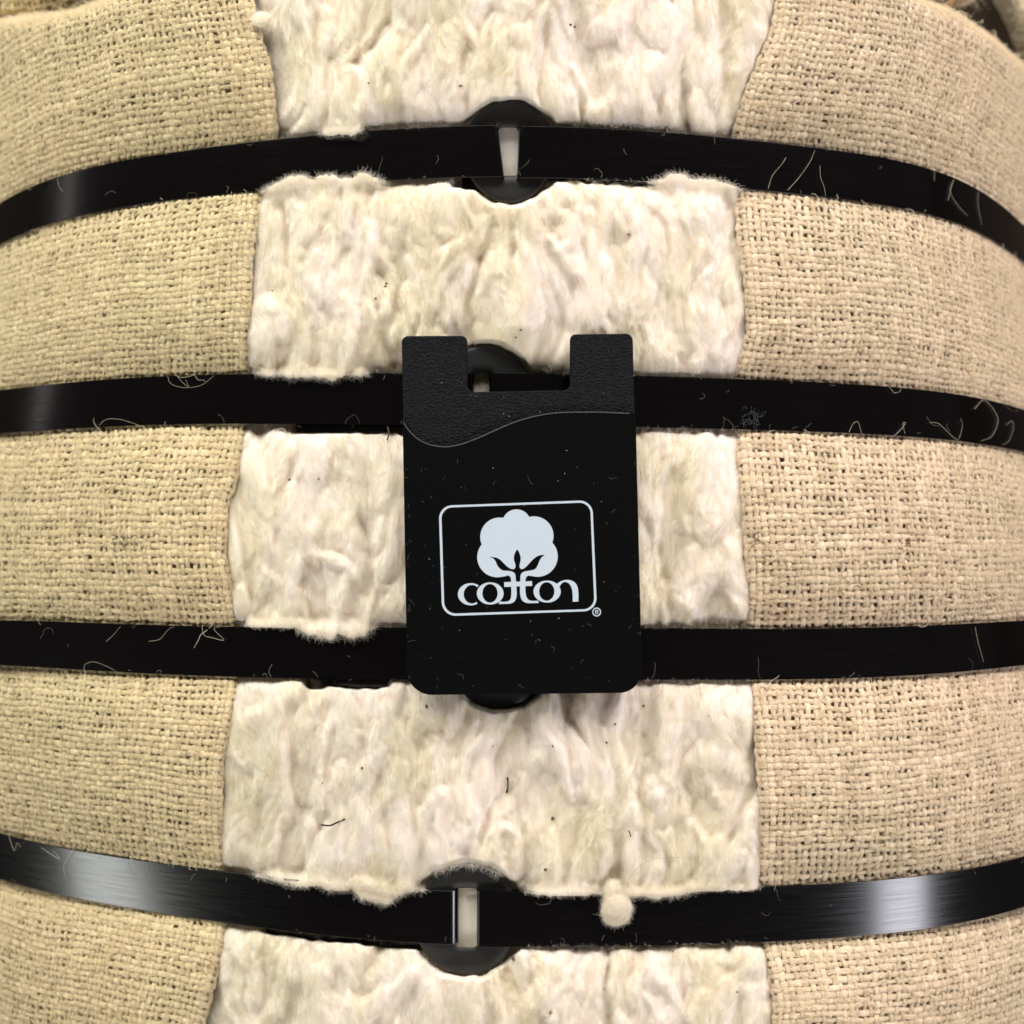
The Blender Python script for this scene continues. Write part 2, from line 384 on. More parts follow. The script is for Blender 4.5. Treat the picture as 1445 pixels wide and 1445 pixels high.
PITCH_C, PITCH_R = 11.0 * K, 10.2 * K
def cover(side, m_, label, seed):
    vs = np.arange(-235, 1660, 10.2)
    nr = len(vs)
    # columns at equal arc length from the seam, row by row
    fine = np.linspace(0, 1, 900)
    cols = []
    ncol = 0
    lim = -150 if side < 0 else 1590
    rows = []
    for v in vs:
        # seam position for this row
        x = 330.0 if side < 0 else 1065.0
        for _ in range(6): x = float(seam(side, row_py(x, v)))
        pxs = x + (lim - x) * fine
        P = W(pxs, row_py(pxs, v), base_depth(pxs, v))
        s = np.concatenate([[0], np.cumsum(np.linalg.norm(np.diff(P, axis=0), axis=1))])
        rows.append((pxs, s))
    nmax = int(min(r[1][-1] for r in rows) / PITCH_C) 
    G = np.zeros((nmax, nr, 2))
    for j, (pxs, s) in enumerate(rows):
        cc = (np.arange(nmax) - .65) * PITCH_C; G[:, j, 0] = np.interp(cc, s, pxs); G[0, j, 0] = pxs[0] - side * 4.0; G[1, j, 0] = pxs[0] + side * 5.0; G[:, j, 1] = vs[j]
    # irregular cloth: every yarn wanders a little, and the whole cloth is pulled about
    ii, jj = np.meshgrid(np.arange(nmax), np.arange(nr), indexing='ij')
    fade = np.clip(ii / 6, .25, 1)
    G[..., 0] += fade * (7 * fbm(ii / 16, jj / 22, seed) + 2.4 * vn(jj * .30, ii * 5.3, seed + 9) + 1.3 * vn(jj * .9, ii * 3.1, seed + 2))
    G[..., 1] += 8 * fbm(ii / 20, jj / 14, seed + 5, 3) * np.clip(bulge(vs), .25, 1)[None] + 2.2 * vn(ii * .25, jj * 5.7, seed + 11) + 1.2 * vn(ii * .8, jj * 3.7, seed + 1)
    P = cover_point(G[..., 0], G[..., 1]); Nn = normals_of(P)
    o = weave('burlap_cover', P, Nn, PITCH_R, m_, bale, seed, *((.435, .38) if side < 0 else (.415, .41)))
    o['label'] = label
    # added brown backing behind the yarns, its colour paints the shaded gaps
    gi, gj = np.linspace(0, nmax - 1, 90), np.linspace(0, nr - 1, 320)
    X = np.array([np.interp(gi, np.arange(nmax), G[:, j, 0]) for j in range(nr)]).T
    X = np.array([np.interp(gj, np.arange(nr), X[i]) for i in range(90)])
    Vv = np.tile(np.interp(gj, np.arange(nr), vs), (90, 1))
    LP = cover_point(X - side * 0, Vv, .0013)
    mesh_np('gap_backing', LP.reshape(-1, 3), grid_faces(90, 320), M_BACKING, o)
    # fuzz: loose jute fibres standing off the yarns
    rs = np.random.RandomState(seed + 50)
    n = 30000; k = 7
    a = rs.rand(n) * (nmax - 2) + .5; b = rs.rand(n) * (nr - 2) + .5
    Pf = P; 
    def samp(A, a, b):
        i = np.clip(a.astype(int), 0, nmax - 2); j = np.clip(b.astype(int), 0, nr - 2); fa = (a - i)[..., None]; fb = (b - j)[..., None]
        return A[i, j] * (1-fa)*(1-fb) + A[i+1, j]*fa*(1-fb) + A[i, j+1]*(1-fa)*fb + A[i+1, j+1]*fa*fb
    vv = np.interp(b, np.arange(nr), vs); kp = np.ones(n, bool)
    for bb in BAND: kp &= np.abs(vv - bb) > HB + 3
    a, b = a[kp], b[kp]; n = len(a)
    ang = rs.choice([0, np.pi / 2, np.pi, 1.5 * np.pi], n) + rs.randn(n) * .55
    ln = (.8 + 2.4 * rs.rand(n) ** 2.5)                                # in yarn spacings
    S = np.zeros((n, k, 3)); curl = rs.randn(n) * 1.1
    lift = PITCH_R * (.10 + .55 * rs.rand(n) ** 3)
    x, y = a.copy(), b.copy()
    for t in range(k):
        u = t / (k - 1)
        S[:, t] = samp(P, np.clip(x, 0, nmax - 1.01), np.clip(y, 0, nr - 1.01)) + samp(Nn, np.clip(x, 0, nmax-1.01), np.clip(y, 0, nr-1.01)) * (PITCH_R * .36 + lift * np.sin(np.pi * min(1, u * 1.2)))[:, None]
        ang = ang + curl / k; x = x + np.cos(ang) * ln / k; y = y + np.sin(ang) * ln / k
    hairs('burlap_fuzz', S, rs.uniform(.00003, .00007, n), M_JH, o)
    # a few long wild strands
    n = 420; k = 12
    a = rs.rand(n) * (nmax - 2) + .5; b = rs.rand(n) * (nr - 2) + .5
    vv = np.interp(b, np.arange(nr), vs); kp = np.ones(n, bool)
    for bb in BAND: kp &= np.abs(vv - bb) > HB + 14
    a, b = a[kp], b[kp]; n = len(a)
    ang = rs.rand(n) * 6.28; curl = rs.randn(n) * 2.5; S = np.zeros((n, k, 3)); ln = 2.5 + 5 * rs.rand(n)
    x, y = a.copy(), b.copy(); lift = PITCH_R * (.4 + 1.2 * rs.rand(n))
    for t in range(k):
        u = t / (k - 1)
        S[:, t] = samp(P, np.clip(x, 0, nmax - 1.01), np.clip(y, 0, nr - 1.01)) + samp(Nn, np.clip(x, 0, nmax-1.01), np.clip(y, 0, nr-1.01)) * (PITCH_R * .36 + lift * np.sin(np.pi * u * .9))[:, None]
        ang = ang + curl / k + rs.randn(n) * .2; x = x + np.cos(ang) * ln / k; y = y + np.sin(ang) * ln / k
    hairs('loose_strands', S, rs.uniform(.00004, .00008, n), M_JH, o)
    return o
cov_l = cover(-1, M_BL, 'yellowish beige burlap on the left of the cotton', 21)
cov_r = cover(1, M_BR, 'pinkish beige burlap on the right of the cotton', 43)

# ------------------------------------------------------------------ cotton
ST = 1.5
cx = np.arange(240, 1150, ST); cv = np.arange(-50, 1500, ST)
CX, CV = np.meshgrid(cx, cv, indexing='ij')
wx = CX + 20 * fbm(CX / 80, CV / 110, 61, 2) + 3 * fbm(CX / 22, CV / 40, 62, 2)
wy = CV + 30 * fbm(CX / 70, CV / 110, 63, 2) + 4 * fbm(CX / 20, CV / 34, 64, 2)
def lobes(n, rx, ry, amp, seed, rnd=.8, tilt=.25, pw=.6):
    rs = np.random.RandomState(seed); H = np.zeros_like(CX); TN = np.full_like(CX, .5)
    for _ in range(n):
        x0 = rs.uniform(230, 1160); y0 = rs.uniform(-60, 1510); a = rs.uniform(*rx); b = rs.uniform(*ry)
        th = rs.randn() * tilt; e = max(a, b) + 40
        i0, i1 = np.searchsorted(cx, [x0 - e, x0 + e]); j0, j1 = np.searchsorted(cv, [y0 - e, y0 + e])
        if i1 <= i0 or j1 <= j0: continue
        dx = wx[i0:i1, j0:j1] - x0; dy = wy[i0:i1, j0:j1] - y0
        u = (dx * math.cos(th) + dy * math.sin(th)) / a; w = (-dx * math.sin(th) + dy * math.cos(th)) / b
        r = u*u + w*w
        h = (rs.uniform(0, rnd) + np.clip(1 - r, 0, 1) ** pw) * (r < 1)
        tn = rs.rand(); new = h > H[i0:i1, j0:j1]
        TN[i0:i1, j0:j1] = np.where(new, tn, TN[i0:i1, j0:j1])
        H[i0:i1, j0:j1] = np.maximum(H[i0:i1, j0:j1], h)
    return H * amp, TN
def blur(A, n):
    for _ in range(n):
        A = (A + np.roll(A, 1, 0) + np.roll(A, -1, 0)) / 3
        A = (A + np.roll(A, 1, 1) + np.roll(A, -1, 1)) / 3
    return A
(H1, T1), (H2, T2), (H3, T3) = lobes(430, (14, 38), (55, 180), 1.0, 5, tilt=.15, pw=.55), lobes(1000, (7, 18), (20, 80), 1.0, 6, tilt=.35, pw=.7), lobes(1400, (5, 12), (10, 40), 1.0, 8, tilt=.6, rnd=.3, pw=1.1)
H1, H2, H3 = blur(H1, 5), blur(H2, 4), blur(H3, 3)
TONE = np.clip(blur(.45 * T1 + .3 * T2 + .25 * T3, 3) + .55 * fbm(CX / 110, CV / 110, 99, 3) * 1.0, 0, 1)
soft = np.clip(.5 + .9 * fbm(CX / 80, CV / 80, 91, 3), 0, 1)          # some patches combed smooth, some tufted
bl = bulge(CV, 10.0)
calm = .35 + .65 * np.clip(bl * 1.6, 0, 1)
HC = (.0026 * (H1 - 1.1) * calm + .0013 * (H2 - .8) * calm + .0006 * (H3 - .4) * soft + .0013 * fbm(wx / 50, wy / 100, 71, 4) * calm
      + .00026 * fbm(wx / 7, wy / 30, 73, 3) + .00012 * fbm(wx / 2.6, wy / 16, 74, 2))
py_ = row_py(CX, CV)
sL = seam(-1, py_); sR = seam(1, py_)
din = np.minimum(CX - sL, sR - CX)
edge = np.clip((din + 10) / 34, 0, 1); edge = 1 - (1 - edge) ** 2.2
hang = .0050 - .0068 * bl * (.5 + .5 * edge)
CD = base_depth(CX, CV) + hang - HC * (.4 + .6 * edge) + .0036 * (1 - edge)
inw = (np.clip(1 - np.abs((CX - 735) / 200) ** 4, 0, 1)) * np.clip(1 - np.abs((CV - 725) / 265) ** 4, 0, 1)
CD = np.where(inw > 0, np.maximum(CD, CD * (1 - inw) + np.maximum(CD, -.0012) * inw), CD)
# lay the wandering of the surface into its own outline
for bx, by, rr in ((719, 214, 68), (682, 564, 73), (707, 923, 73), (659, 1297, 75)):
    q = np.hypot(CX - bx, (py_ - by)) / rr
    q = q + .035 * vn(CX / 14, CV / 14, 98); k_ = np.clip((1.17 - q) / .14, 0, 1); k_ = k_ * k_ * (3 - 2 * k_)
    CD = np.where(k_ > 0, np.maximum(CD, CD * (1 - k_) + .0052 * k_), CD)
# where the cotton swells over the edges of the metal
ZONES = [(368, 545, 0, 1, 15), (915, 1046, 0, 1, 13), (450, 515, 0, -1, 6), (360, 520, 1, -1, 11), (415, 530, 2, -1, 20), (345, 430, 2, -1, 3),
         (360, 600, 3, -1, 10), (490, 580, 3, -1, 19), (740, 850, 3, -1, 5), (835, 985, 3, -1, 11), (960, 1075, 3, -1, 3)]
def zone_env(x, q_):
    x0, x1 = ZONES[q_][:2]
    e = np.clip((x - x0) / (x1 - x0), 0, 1)
    return np.clip(np.sin(np.pi * e) * 1.6, 0, 1) * np.clip(.72 + .38 * vn(x / 24, x * 0 + q_ * 3.3, 95) + .22 * vn(x / 9, x * 0 + q_ * 3.3, 96) + .12 * vn(x / 4, x * 0 + q_, 94), 0, 1.2)
def sst(a): a = np.clip(a, 0, 1); return a * a * (3 - 2 * a)
# the doubled tails press the cotton down below the bands
for x0, x1, b, wd in ((414, 575, 1, 14), (432, 548, 2, 16), (372, 600, 3, 12), (640, 700, 0, 20), (740, 950, 0, 7)):
    t = (CV - BAND[b]) - HB; k_ = sst((CX - x0 + 8) / 16) * sst((x1 + 8 - CX) / 16) * sst((wd + 3 * vn(CX / 13, CV / 30, 33) - t) / 7) * (t > -30)
    CD = np.where(k_ > 0, CD * (1 - k_) + np.maximum(CD, base_depth(CX, CV) + .0072) * k_, CD)
for q_, (x0, x1, b, s_, rch) in enumerate(ZONES):
    env = zone_env(CX, q_); t = (CV - BAND[b]) * s_ - HB; tr = -rch * env
    a = np.clip((t - tr) / 9, 0, 1); prof = np.sqrt(1 - (1 - a) ** 2)
    tgt = base_depth(CX, np.full_like(CV, BAND[b])) * (t < 0) + base_depth(CX, CV) * (t >= 0) - .0002 - .0013 * prof - .8 * HC
    w_ = (1 - sst((t + 4) / 30)) * (t > tr) * (t < 40) * sst(env * 3)
    CD = np.where(w_ > 0, CD * (1 - w_) + np.minimum(CD, tgt) * w_, CD)
CPY = py_
CP = W(CX, CPY, CD)
cot = mesh_np('cotton_filling', CP.reshape(-1, 3), grid_faces(len(cx), len(cv)), M_COT, bale, col=TONE.ravel())

SHY = CPY - row_py(CX, CV)
def csamp(px, v, A=None):
    A = CD if A is None else A
    a = np.clip((px - cx[0]) / ST, 0, len(cx) - 1.01); b = np.clip((v - cv[0]) / ST, 0, len(cv) - 1.01)
    i = a.astype(int); j = b.astype(int); fa = a - i; fb = b - j
    return A[i, j]*(1-fa)*(1-fb) + A[i+1, j]*fa*(1-fb) + A[i, j+1]*(1-fa)*fb + A[i+1, j+1]*fa*fb
def cotton_hair(n, k, steps, lift, rad, seed, wild=.5):
    rs = np.random.RandomState(seed)
    y = rs.uniform(-45, 1490, n); x = rs.uniform(265, 1125, n)
    pyr = row_py(x, y); keep = (x > seam(-1, pyr) + 1) & (x < seam(1, pyr) - 1)
    for b in BAND: keep &= (np.abs(y - b) > HB - 3) | ((csamp(x, y) < base_depth(x, np.full(n, b)) - .0004) & (np.abs(y - b) > HB - 24))
    x, y = x[keep], y[keep]; n = len(x)
    tn = csamp(x, y, TONE); S = np.zeros((n, k, 3)); dirn = rs.choice([-1, 1], n); cur = rs.randn(n) * wild; st = steps * rs.uniform(.5, 1.4, n)
    lf = lift * rs.rand(n) ** 2
    for t in range(k):
        u = t / (k - 1)
        d = csamp(x, y) - .00004 - lf * np.sin(np.pi * (.1 + .8 * u))
        S[:, t] = W(x, row_py(x, y) + csamp(x, y, SHY), d)
        th = np.pi / 2 + 1.1 * fbm(x / 45, y / 70, 81, 3) + .5 * vn(x / 9, y / 14, 84) + cur * (u - .3)
        x = x + np.cos(th) * st * dirn; y = y + np.sin(th) * st * dirn
    return S, rs.uniform(.5, 1.2, n) * rad, tn
for nm, a_ in (('combed_fibres', (90000, 6, 3.6, .0007, .000040, 1, .9)), ('tangled_fibres', (46000, 7, 2.6, .0014, .000036, 3, 2.8)), ('flyaway_fibres', (18000, 10, 3.4, .0026, .000016, 2, 3.0))):
    S, r, tn = cotton_hair(*a_)
    hairs(nm, S, r, M_CT, cot, tone=tn)

def rowpy_inv(px, py):
    v = np.array(py, float)
    for _ in range(8): v = v - (row_py(px, v) - py)
    return v
# wisps creeping over the edges of the bands
WS = []
def wisps(n, x0, x1, band, s, reach, seed, q=None):
    """combed out of the cotton beside a band and over its edge; s = -1 upper edge, +1 lower"""
    rs = np.random.RandomState(seed); k = 9
    x = rs.uniform(x0, x1, n); c = BAND[band]
    env = np.clip(np.sin(np.pi * np.clip((x - x0) / (x1 - x0), 0, 1)) * 1.5, 0, 1) * np.clip(.7 + .5 * vn(x / 22, x * 0, seed) + .25 * vn(x / 7, x * 0, seed + 3), .1, 1.3)
    rim = 0 if q is None else -reach * zone_env(x, q)
    t0 = rim + 1 + rs.rand(n) ** 1.5 * 12; y = c + s * (HB + t0)
    L = (t0 - rim) * .6 + 3 + 9 * rs.rand(n) ** 2 * (.3 + min(reach, 12) / 12)
    th = -s * np.pi / 2 + rs.randn(n) * .9; cur = rs.randn(n) * 3.0
    S = np.zeros((n, k, 3)); l0 = rs.uniform(.1, 1, n) ** 2 * .0016
    for t in range(k):
        u = t / (k - 1)
        bd = base_depth(x, np.full(n, c + s * HB)) - .0006; w_ = np.clip(1 - (np.abs(y - c) - HB) / 12, 0, 1)
        cd = csamp(x, y); d = np.minimum(cd * (1 - w_) + bd * w_, cd + 1) - .0002; d = np.minimum(d, cd - .0002) - l0 * np.sin(np.pi * (.1 + .8 * u))
        d = np.where(np.abs(y - c) < HB, np.minimum(bd, cd) - .0003 - l0 * np.sin(np.pi * (.1 + .8 * u)), d)
        S[:, t] = W(x, row_py(x, y), d)
        x = x + np.cos(th) * L / k; y = y + np.sin(th) * L / k; th = th + cur / k + rs.randn(n) * .15
    WS.append(S)
for q_, (x0, x1, b, s_, rch) in enumerate(ZONES):
    wisps(int((x1 - x0) * (3 + min(rch, 12) * .7)), x0, x1, b, s_, rch, 11 + q_, q_)
for b in range(4):
    for s_ in (-1, 1):
        xb = (719, 682, 707, 659)[b]
        wisps(170 if s_ < 0 else 6, 340, xb - 84, b, s_, 1.0, 40 + b * 2 + s_); wisps(170, xb + 84, 1060, b, s_, 1.0, 60 + b * 2 + s_)
# fluff straying over the seams
rs = np.random.RandomState(61); n = 5200; k = 9
y = rs.uniform(-45, 1490, n); sd = np.where(rs.rand(n) < .5, -1, 1); pyr = row_py(np.where(sd < 0, 330., 1065.), y)
x = np.where(sd < 0, seam(-1, pyr), seam(1, pyr)) - sd * rs.uniform(-1, 9, n)
kp = np.ones(n, bool)
for b in BAND: kp &= np.abs(y - b) > HB + 3
x, y, sd = x[kp], y[kp], sd[kp]; n = len(x)
th = np.where(sd > 0, 0, np.pi) + rs.randn(n) * 1.1; cur = rs.randn(n) * 2.6; L = 4 + 15 * rs.rand(n) ** 2 * np.clip(.5 + vn(y / 30, sd, 5), .1, 1.5)
d0 = np.minimum(csamp(x, y), cover_point(x + sd * 3, y)[:, 1] - .0006) - .0002; S = np.zeros((n, k, 3)); l0 = .0012 * rs.rand(n) ** 2
for t in range(k):
    S[:, t] = W(x, row_py(x, y), d0 - l0 * np.sin(np.pi * t / k)); x = x + np.cos(th) * L / k; y = y + np.sin(th) * L / k; th = th + cur / k
WS.append(S)
# wisps over the top of the bottom buckle
rs = np.random.RandomState(90); n = 420; k = 9
x = rs.uniform(612, 708, n); y = 1217 + ((x - 657) / 78) ** 2 * 38 + rs.randn(n) * 2
th = np.pi / 2 + rs.randn(n) * .9; cur = rs.randn(n) * 3; S = np.zeros((n, k, 3)); L = 4 + 14 * rs.rand(n)
for t in range(k):
    S[:, t] = W(x, y, -.0009 - .0008 * rs.rand(n) * 0 - .0006 * math.sin(3 * t / k)); x = x + np.cos(th) * L / k; y = y + np.sin(th) * L / k; th = th + cur / k
WS.append(S)
WS = np.concatenate(WS)
hairs('edge_wisps', WS, np.random.RandomState(4).uniform(.000009, .000020, len(WS)), M_CH, cot)

# small matted lumps of cotton that sit over the metal
def lump(cx_, cy_, rx, ry, depth, seed, thick=.003, hairn=1800, ang=0, fuzz=1.0):
    bm = bmesh.new(); bmesh.ops.create_icosphere(bm, subdivisions=5, radius=1)
    P = np.array([v.co[:] for v in bm.verts])
    F = np.array([[v.index for v in f.verts] for f in bm.faces]); bm.free()
    n = 1 + .20 * fbm(P[:, 0] * .9 + 5, P[:, 2] * .9 + P[:, 1], seed, 3) + .03 * fbm(P[:, 0] * 6, P[:, 2] * 6 + P[:, 1] * 3, seed + 3, 3)
    ca, sa = math.cos(ang), math.sin(ang)
    x, z, y = P[:, 0] * rx * n, P[:, 2] * ry * n, P[:, 1] * thick * n
    V = W(cx_ + x * ca - z * sa, cy_ + x * sa + z * ca, depth + y)
    o = mesh_np('cotton_tuft', V, F, M_COT, cot)
    rs = np.random.RandomState(seed); k = 7
    i = rs.randint(0, len(V), hairn); nn = P[i] * [1, 1, -1]; S = np.zeros((hairn, k, 3))
    p = V[i] + 0; tng = rs.randn(hairn, 3); dv = tng - (tng * nn).sum(1, keepdims=True) * nn
    dv /= np.linalg.norm(dv, axis=1, keepdims=True); dv = dv + nn * .30 * rs.rand(hairn, 1) ** 3 * fuzz; L = rs.uniform(.0005, .0022, hairn)[:, None]
    c = rs.randn(hairn, 3) * .35
    for t in range(k):
        S[:, t] = p; p = p + dv * L / k; dv = dv + c / k * 2
    hairs('tuft_fibres', S, rs.uniform(.000013, .000026, hairn), M_CH, o)
    return o
dB = float(base_depth(870., 1297.))
lump(870, 1284, 19, 20, dB - .0026, 5, .0026, 9000)
lump(865, 1262, 13, 20, dB - .0012, 6, .0020, 3500)
lump(368, 27, 14, 10, float(base_depth(368., 27.)) - .0032, 13, .0016, 900, -.2)

# bits of dry leaf and stalk caught in the cotton
def speck(px, py, s, seed, m_=None, parent=cot, name='leaf_speck'):
    rs = np.random.RandomState(seed); bm = bmesh.new(); bmesh.ops.create_icosphere(bm, subdivisions=2, radius=1)
    P = np.array([v.co[:] for v in bm.verts]); F = np.array([[v.index for v in f.verts] for f in bm.faces]); bm.free()
    P = P * (1 + .16 * rs.randn(len(P), 1)) * [s * rs.uniform(.7, 1.5), .00025, s * rs.uniform(.6, 1.2)]
    v = rowpy_inv(np.array([float(px)]), np.array([float(py)])); d = csamp(np.array([float(px)]), v) - .0003
    c = W(px, py, d[0])
    mesh_np(name, P + c, F, m_ or M_SPECK, parent, smooth=False)
for i, (x, y, s) in enumerate([(780, 1155, 4.5), (770, 1227, 3.5), (602, 997, 3), (725, 1353, 3.5), (735, 466, 2.5), (887, 331, 2.6), (650, 121, 3), (805, 35, 3), (811, 38, 2.2),
                               (530, 421, 2), (544, 404, 2), (696, 1053, 1.6), (780, 1053, 1.6), (868, 1022, 1.8), (511, 1084, 2.4), (908, 996, 2.4), (408, 677, 2.6), (450, 676, 1.4), (728, 476, 2),
                               (856, 1048, 2), (777, 1429, 3), (384, 410, 1.4), (853, 1395, 1.4), (520, 117, 1.6), (545, 400, 1.8), (1040, 1400, 1.8), (518, 183, 3.2), (1000, 1010, 1.5), (455, 1105, 1.6)]):
    speck(x, y, s * K * .75, 100 + i)
def stick(pts, r, m_=M_TWIG, name='stalk_bit', parent=cot, dz=.0005):
    p = np.array(pts, float); v = rowpy_inv(p[:, 0], p[:, 1]); d = csamp(p[:, 0], v).min() - dz
    P = W(p[:, 0], p[:, 1], d)[None]; P = resample(P, 4)
    n = np.tile(np.array([[[0, -1., 0]]]), (1, P.shape[1], 1)); w = np.full(P.shape[:2], r)
    V, F, U, T = tubes(P, n, w, w, 100, .5)
    mesh_np(name, V, F, m_, parent, uv=U, col=T)
stick([(716, 1097), (717, 1107), (715, 1119)], .00024); stick([(453, 1164), (465, 1165), (475, 1161), (487, 1156)], .0002)
stick([(547, 602), (549, 612), (546, 621)], .0002, M_SPECK); stick([(887, 1172), (889, 1176), (890, 1181)], .00013)

# ------------------------------------------------------------------ bands
def strap(name, band, side, xf_t, xf_b, tail_to, tail_dy, parent, x_end, hh=HB - .5, fold_r=.0008, tail_tilt=0.0, cy=None, dyc=0.0, tail_top=0.0):
    """one half of a band: from the back of the bale to the fold through the buckle, then the tail doubled under"""
    v = BAND[band]; th = .0005
    n = 150
    rows = []                                         # list of (world top, world bottom)
    xs = np.linspace(x_end, (xf_t + xf_b) / 2, n)
    half = hh * K
    for i, x in enumerate(xs):
        t = i / (n - 1); tt = t ** 40 if False else max(0.0, (t - .93) / .07)
        xt = x + (xf_t - (xf_t + xf_b) / 2) * tt; xb = x + (xf_b - (xf_t + xf_b) / 2) * tt
        d = float(base_depth(x, v)); pyc = float(row_py(x, v)) + dyc * max(0, 1 - abs(x - (xf_t + xf_b) / 2) / 260.0)
        f = D / (D + d); dt = float(base_depth(x, v - hh)); db = float(base_depth(x, v + hh))
        rows.append((W(xt, pyc - hh * f, dt), W(xb, pyc + hh * f, db)))
    rows = [(a, b) for a, b in rows]
    # make the strip a touch taller towards its true width where it turns away: keep world width
    top = np.array([r[0] for r in rows]); bot = np.array([r[1] for r in rows])
    # fold
    dirn = -side                                       # +1 going right towards the buckle
    ft, fb = top[-1], bot[-1]
    T, Bt = [], []
    for a in np.linspace(0.06, 1, 20) * np.pi:
        off = np.array([dirn * math.sin(a) * fold_r, (1 - math.cos(a)) * .0022, 0])
        T.append(ft + off); Bt.append(fb + off)
    # tail
    m = 30; L = (tail_to - (xf_t + xf_b) / 2)
    for q in np.linspace(0.03, 1, m):
        x = (xf_t + xf_b) / 2 + L * q
        yb = float(base_depth(x, v)) + .0044
        pyc = float(row_py(x, v)) + dyc * max(0, 1 - abs(x - (xf_t + xf_b) / 2) / 260.0)
        s = min(1, q / .2)
        oy = tail_dy * s + tail_tilt * q
        T.append(W((xf_t) + (tail_to - xf_t) * q, pyc - hh + oy + tail_top * s, yb)); Bt.append(W(xf_b + (tail_to - xf_b) * q, pyc + hh + oy, yb))
    top = np.vstack([top, T]); bot = np.vstack([bot, Bt])
    k = len(top); cr = 5
    w = np.linspace(0, 1, cr)
    V = top[:, None] * (1 - w)[None, :, None] + bot[:, None] * w[None, :, None]
    # a hair of crown across the strip
    ln = np.concatenate([[0], np.cumsum(np.linalg.norm(np.diff(V[:, 2], axis=0), axis=1))])
    uv = np.stack([np.broadcast_to(ln[:, None], (k, cr)), np.broadcast_to(w[None] * .0125, (k, cr))], -1)
    F = grid_faces(k, cr)
    a = V[1, 0] - V[0, 0]; b = V[0, 1] - V[0, 0]
    if np.cross(b, a)[1] > 0: F = F[:, ::-1]
    o = mesh_np(name, V.reshape(-1, 3), F, M_ST, parent, uv=uv.reshape(-1, 2))
    s = o.modifiers.new('thick', 'SOLIDIFY'); s.thickness = th; s.offset = -1
    b = o.modifiers.new('bev', 'BEVEL'); b.width = .00012; b.segments = 2; b.limit_method = 'ANGLE'; b.angle_limit = 1.0
    wn = o.modifiers.new('wn', 'WEIGHTED_NORMAL'); wn.keep_sharp = False; wn.weight = 100
    return o

def buckle(px, py, rx, ry, slot, parent, yfront=.0022, thick=.0018):
    """round plate with an upright slot"""
    n = 128; x0, x1, y0, y1 = slot
    a = np.linspace(0, 2 * np.pi, n, endpoint=False)
    # inner: rectangle sampled along the same angles; outer: circle
    sx, sy = (x0 + x1) / 2, (y0 + y1) / 2; hw, hh = (x1 - x0) / 2, (y1 - y0) / 2
    ca, sa = np.cos(a), np.sin(a)
    pc = 7.0
    r = (np.abs(ca / hw) ** pc + np.abs(sa / hh) ** pc) ** (-1 / pc)
    inner = np.stack([sx + ca * r, sy + sa * r], -1)
    outer = np.stack([px + rx * ca, py + ry * sa], -1)
    prof = [(0, .35), (.012, .12), (.04, 0), (.3, .02), (.6, .0), (.8, -.02), (.9, .03), (.955, .14), (.985, .32), (1, .6), (1, .85), (.985, 1), (.5, 1), (.04, 1), (0, .9)]
    V = []
    for s, y in prof:
        q = inner * (1 - s) + outer * s
        V.append(W(q[:, 0], q[:, 1], yfront + y * thick))
    V = np.array(V); m = len(prof)
    idx = np.arange(m * n).reshape(m, n); i2 = np.roll(idx, -1, 0); 
    F = np.stack([idx, i2, np.roll(i2, -1, 1), np.roll(idx, -1, 1)], -1).reshape(-1, 4)
    return mesh_np('buckle', V.reshape(-1, 3), F, M_DISC, parent)

def lint(parent, band, n, seed, x0=0, x1=1445, big=.5):
    """curly hairs lying on the metal, mostly coming from the lower edge"""
    rs = np.random.RandomState(seed); k = 16
    x = rs.uniform(x0, x1, n); s = np.where(rs.rand(n) < .65, 1, -1)
    y = BAND[band] + s * (HB - 2 - np.where(rs.rand(n) < .25, rs.rand(n) * 55, 0))
    th = -s * np.pi / 2 + rs.randn(n) * .7; cur = rs.randn(n) * 3.2; L = 6 + 34 * rs.rand(n) ** 2.2
    S = np.zeros((n, k, 3))
    for t in range(k):
        y = np.clip(y, BAND[band] - HB - 4, BAND[band] + HB + 4)
        S[:, t] = W(x, row_py(x, y), base_depth(x, np.full(n, BAND[band])) - .0006 - .0005 * math.sin(math.pi * t / k))
        x = x + np.cos(th) * L / k; y = y + np.sin(th) * L / k; th = th + cur / k + rs.randn(n) * .25
    return hairs('lint', S, rs.uniform(.000012, .00003, n), M_LINT, parent, taper=.6)

def curly(parent, pts, r=.00006, d=None, m_=None):
    p = np.array(pts, float); dd = base_depth(p[:, 0], rowpy_inv(p[:, 0], p[:, 1])) - .0010 if d is None else np.full(len(p), d)
    P = resample(W(p[:, 0], p[:, 1], dd)[None], 6)
    return hairs('stray_fibre', P, r * .45, m_ or M_JH, parent, taper=.6)

G_B = 'black steel bands round the bale'
bands = []
for i, lab in enumerate(['black steel band across the top of the bale, its round buckle fully in view',
                         'black steel band passing behind the notched upper edge of the phone wallet',
                         'black steel band passing behind the lower half of the phone wallet',
                         'bottom black steel band with two bright glints and a round buckle below the phone wallet']):
    loc = W(C0, BAND[i], 0.0)
    e = empty('bale_band', lab, 'metal band', (0, 0, 0), G_B); bands.append(e)
strap('strap', 0, -1, 696, 705, 652, 14, bands[0], -110, tail_tilt=4, fold_r=.0012)
strap('strap', 0, 1, 738.5, 735.5, 945, 3, bands[0], 1560, dyc=1.5, fold_r=.0011)
buckle(719, 214, 65, 73, (703, 732, 180, 248), bands[0])
strap('strap', 1, -1, 664, 664, 419, 4.5, bands[1], -110, tail_tilt=6, dyc=-1.5)
strap('strap', 1, 1, 694, 694, 905, 0, bands[1], 1560, hh=HB - .5, dyc=-1.5)
buckle(682, 564, 72, 77, (663, 697, 525, 601), bands[1])
strap('strap', 2, -1, 690, 690, 437, 4, bands[2], -110, tail_tilt=10)
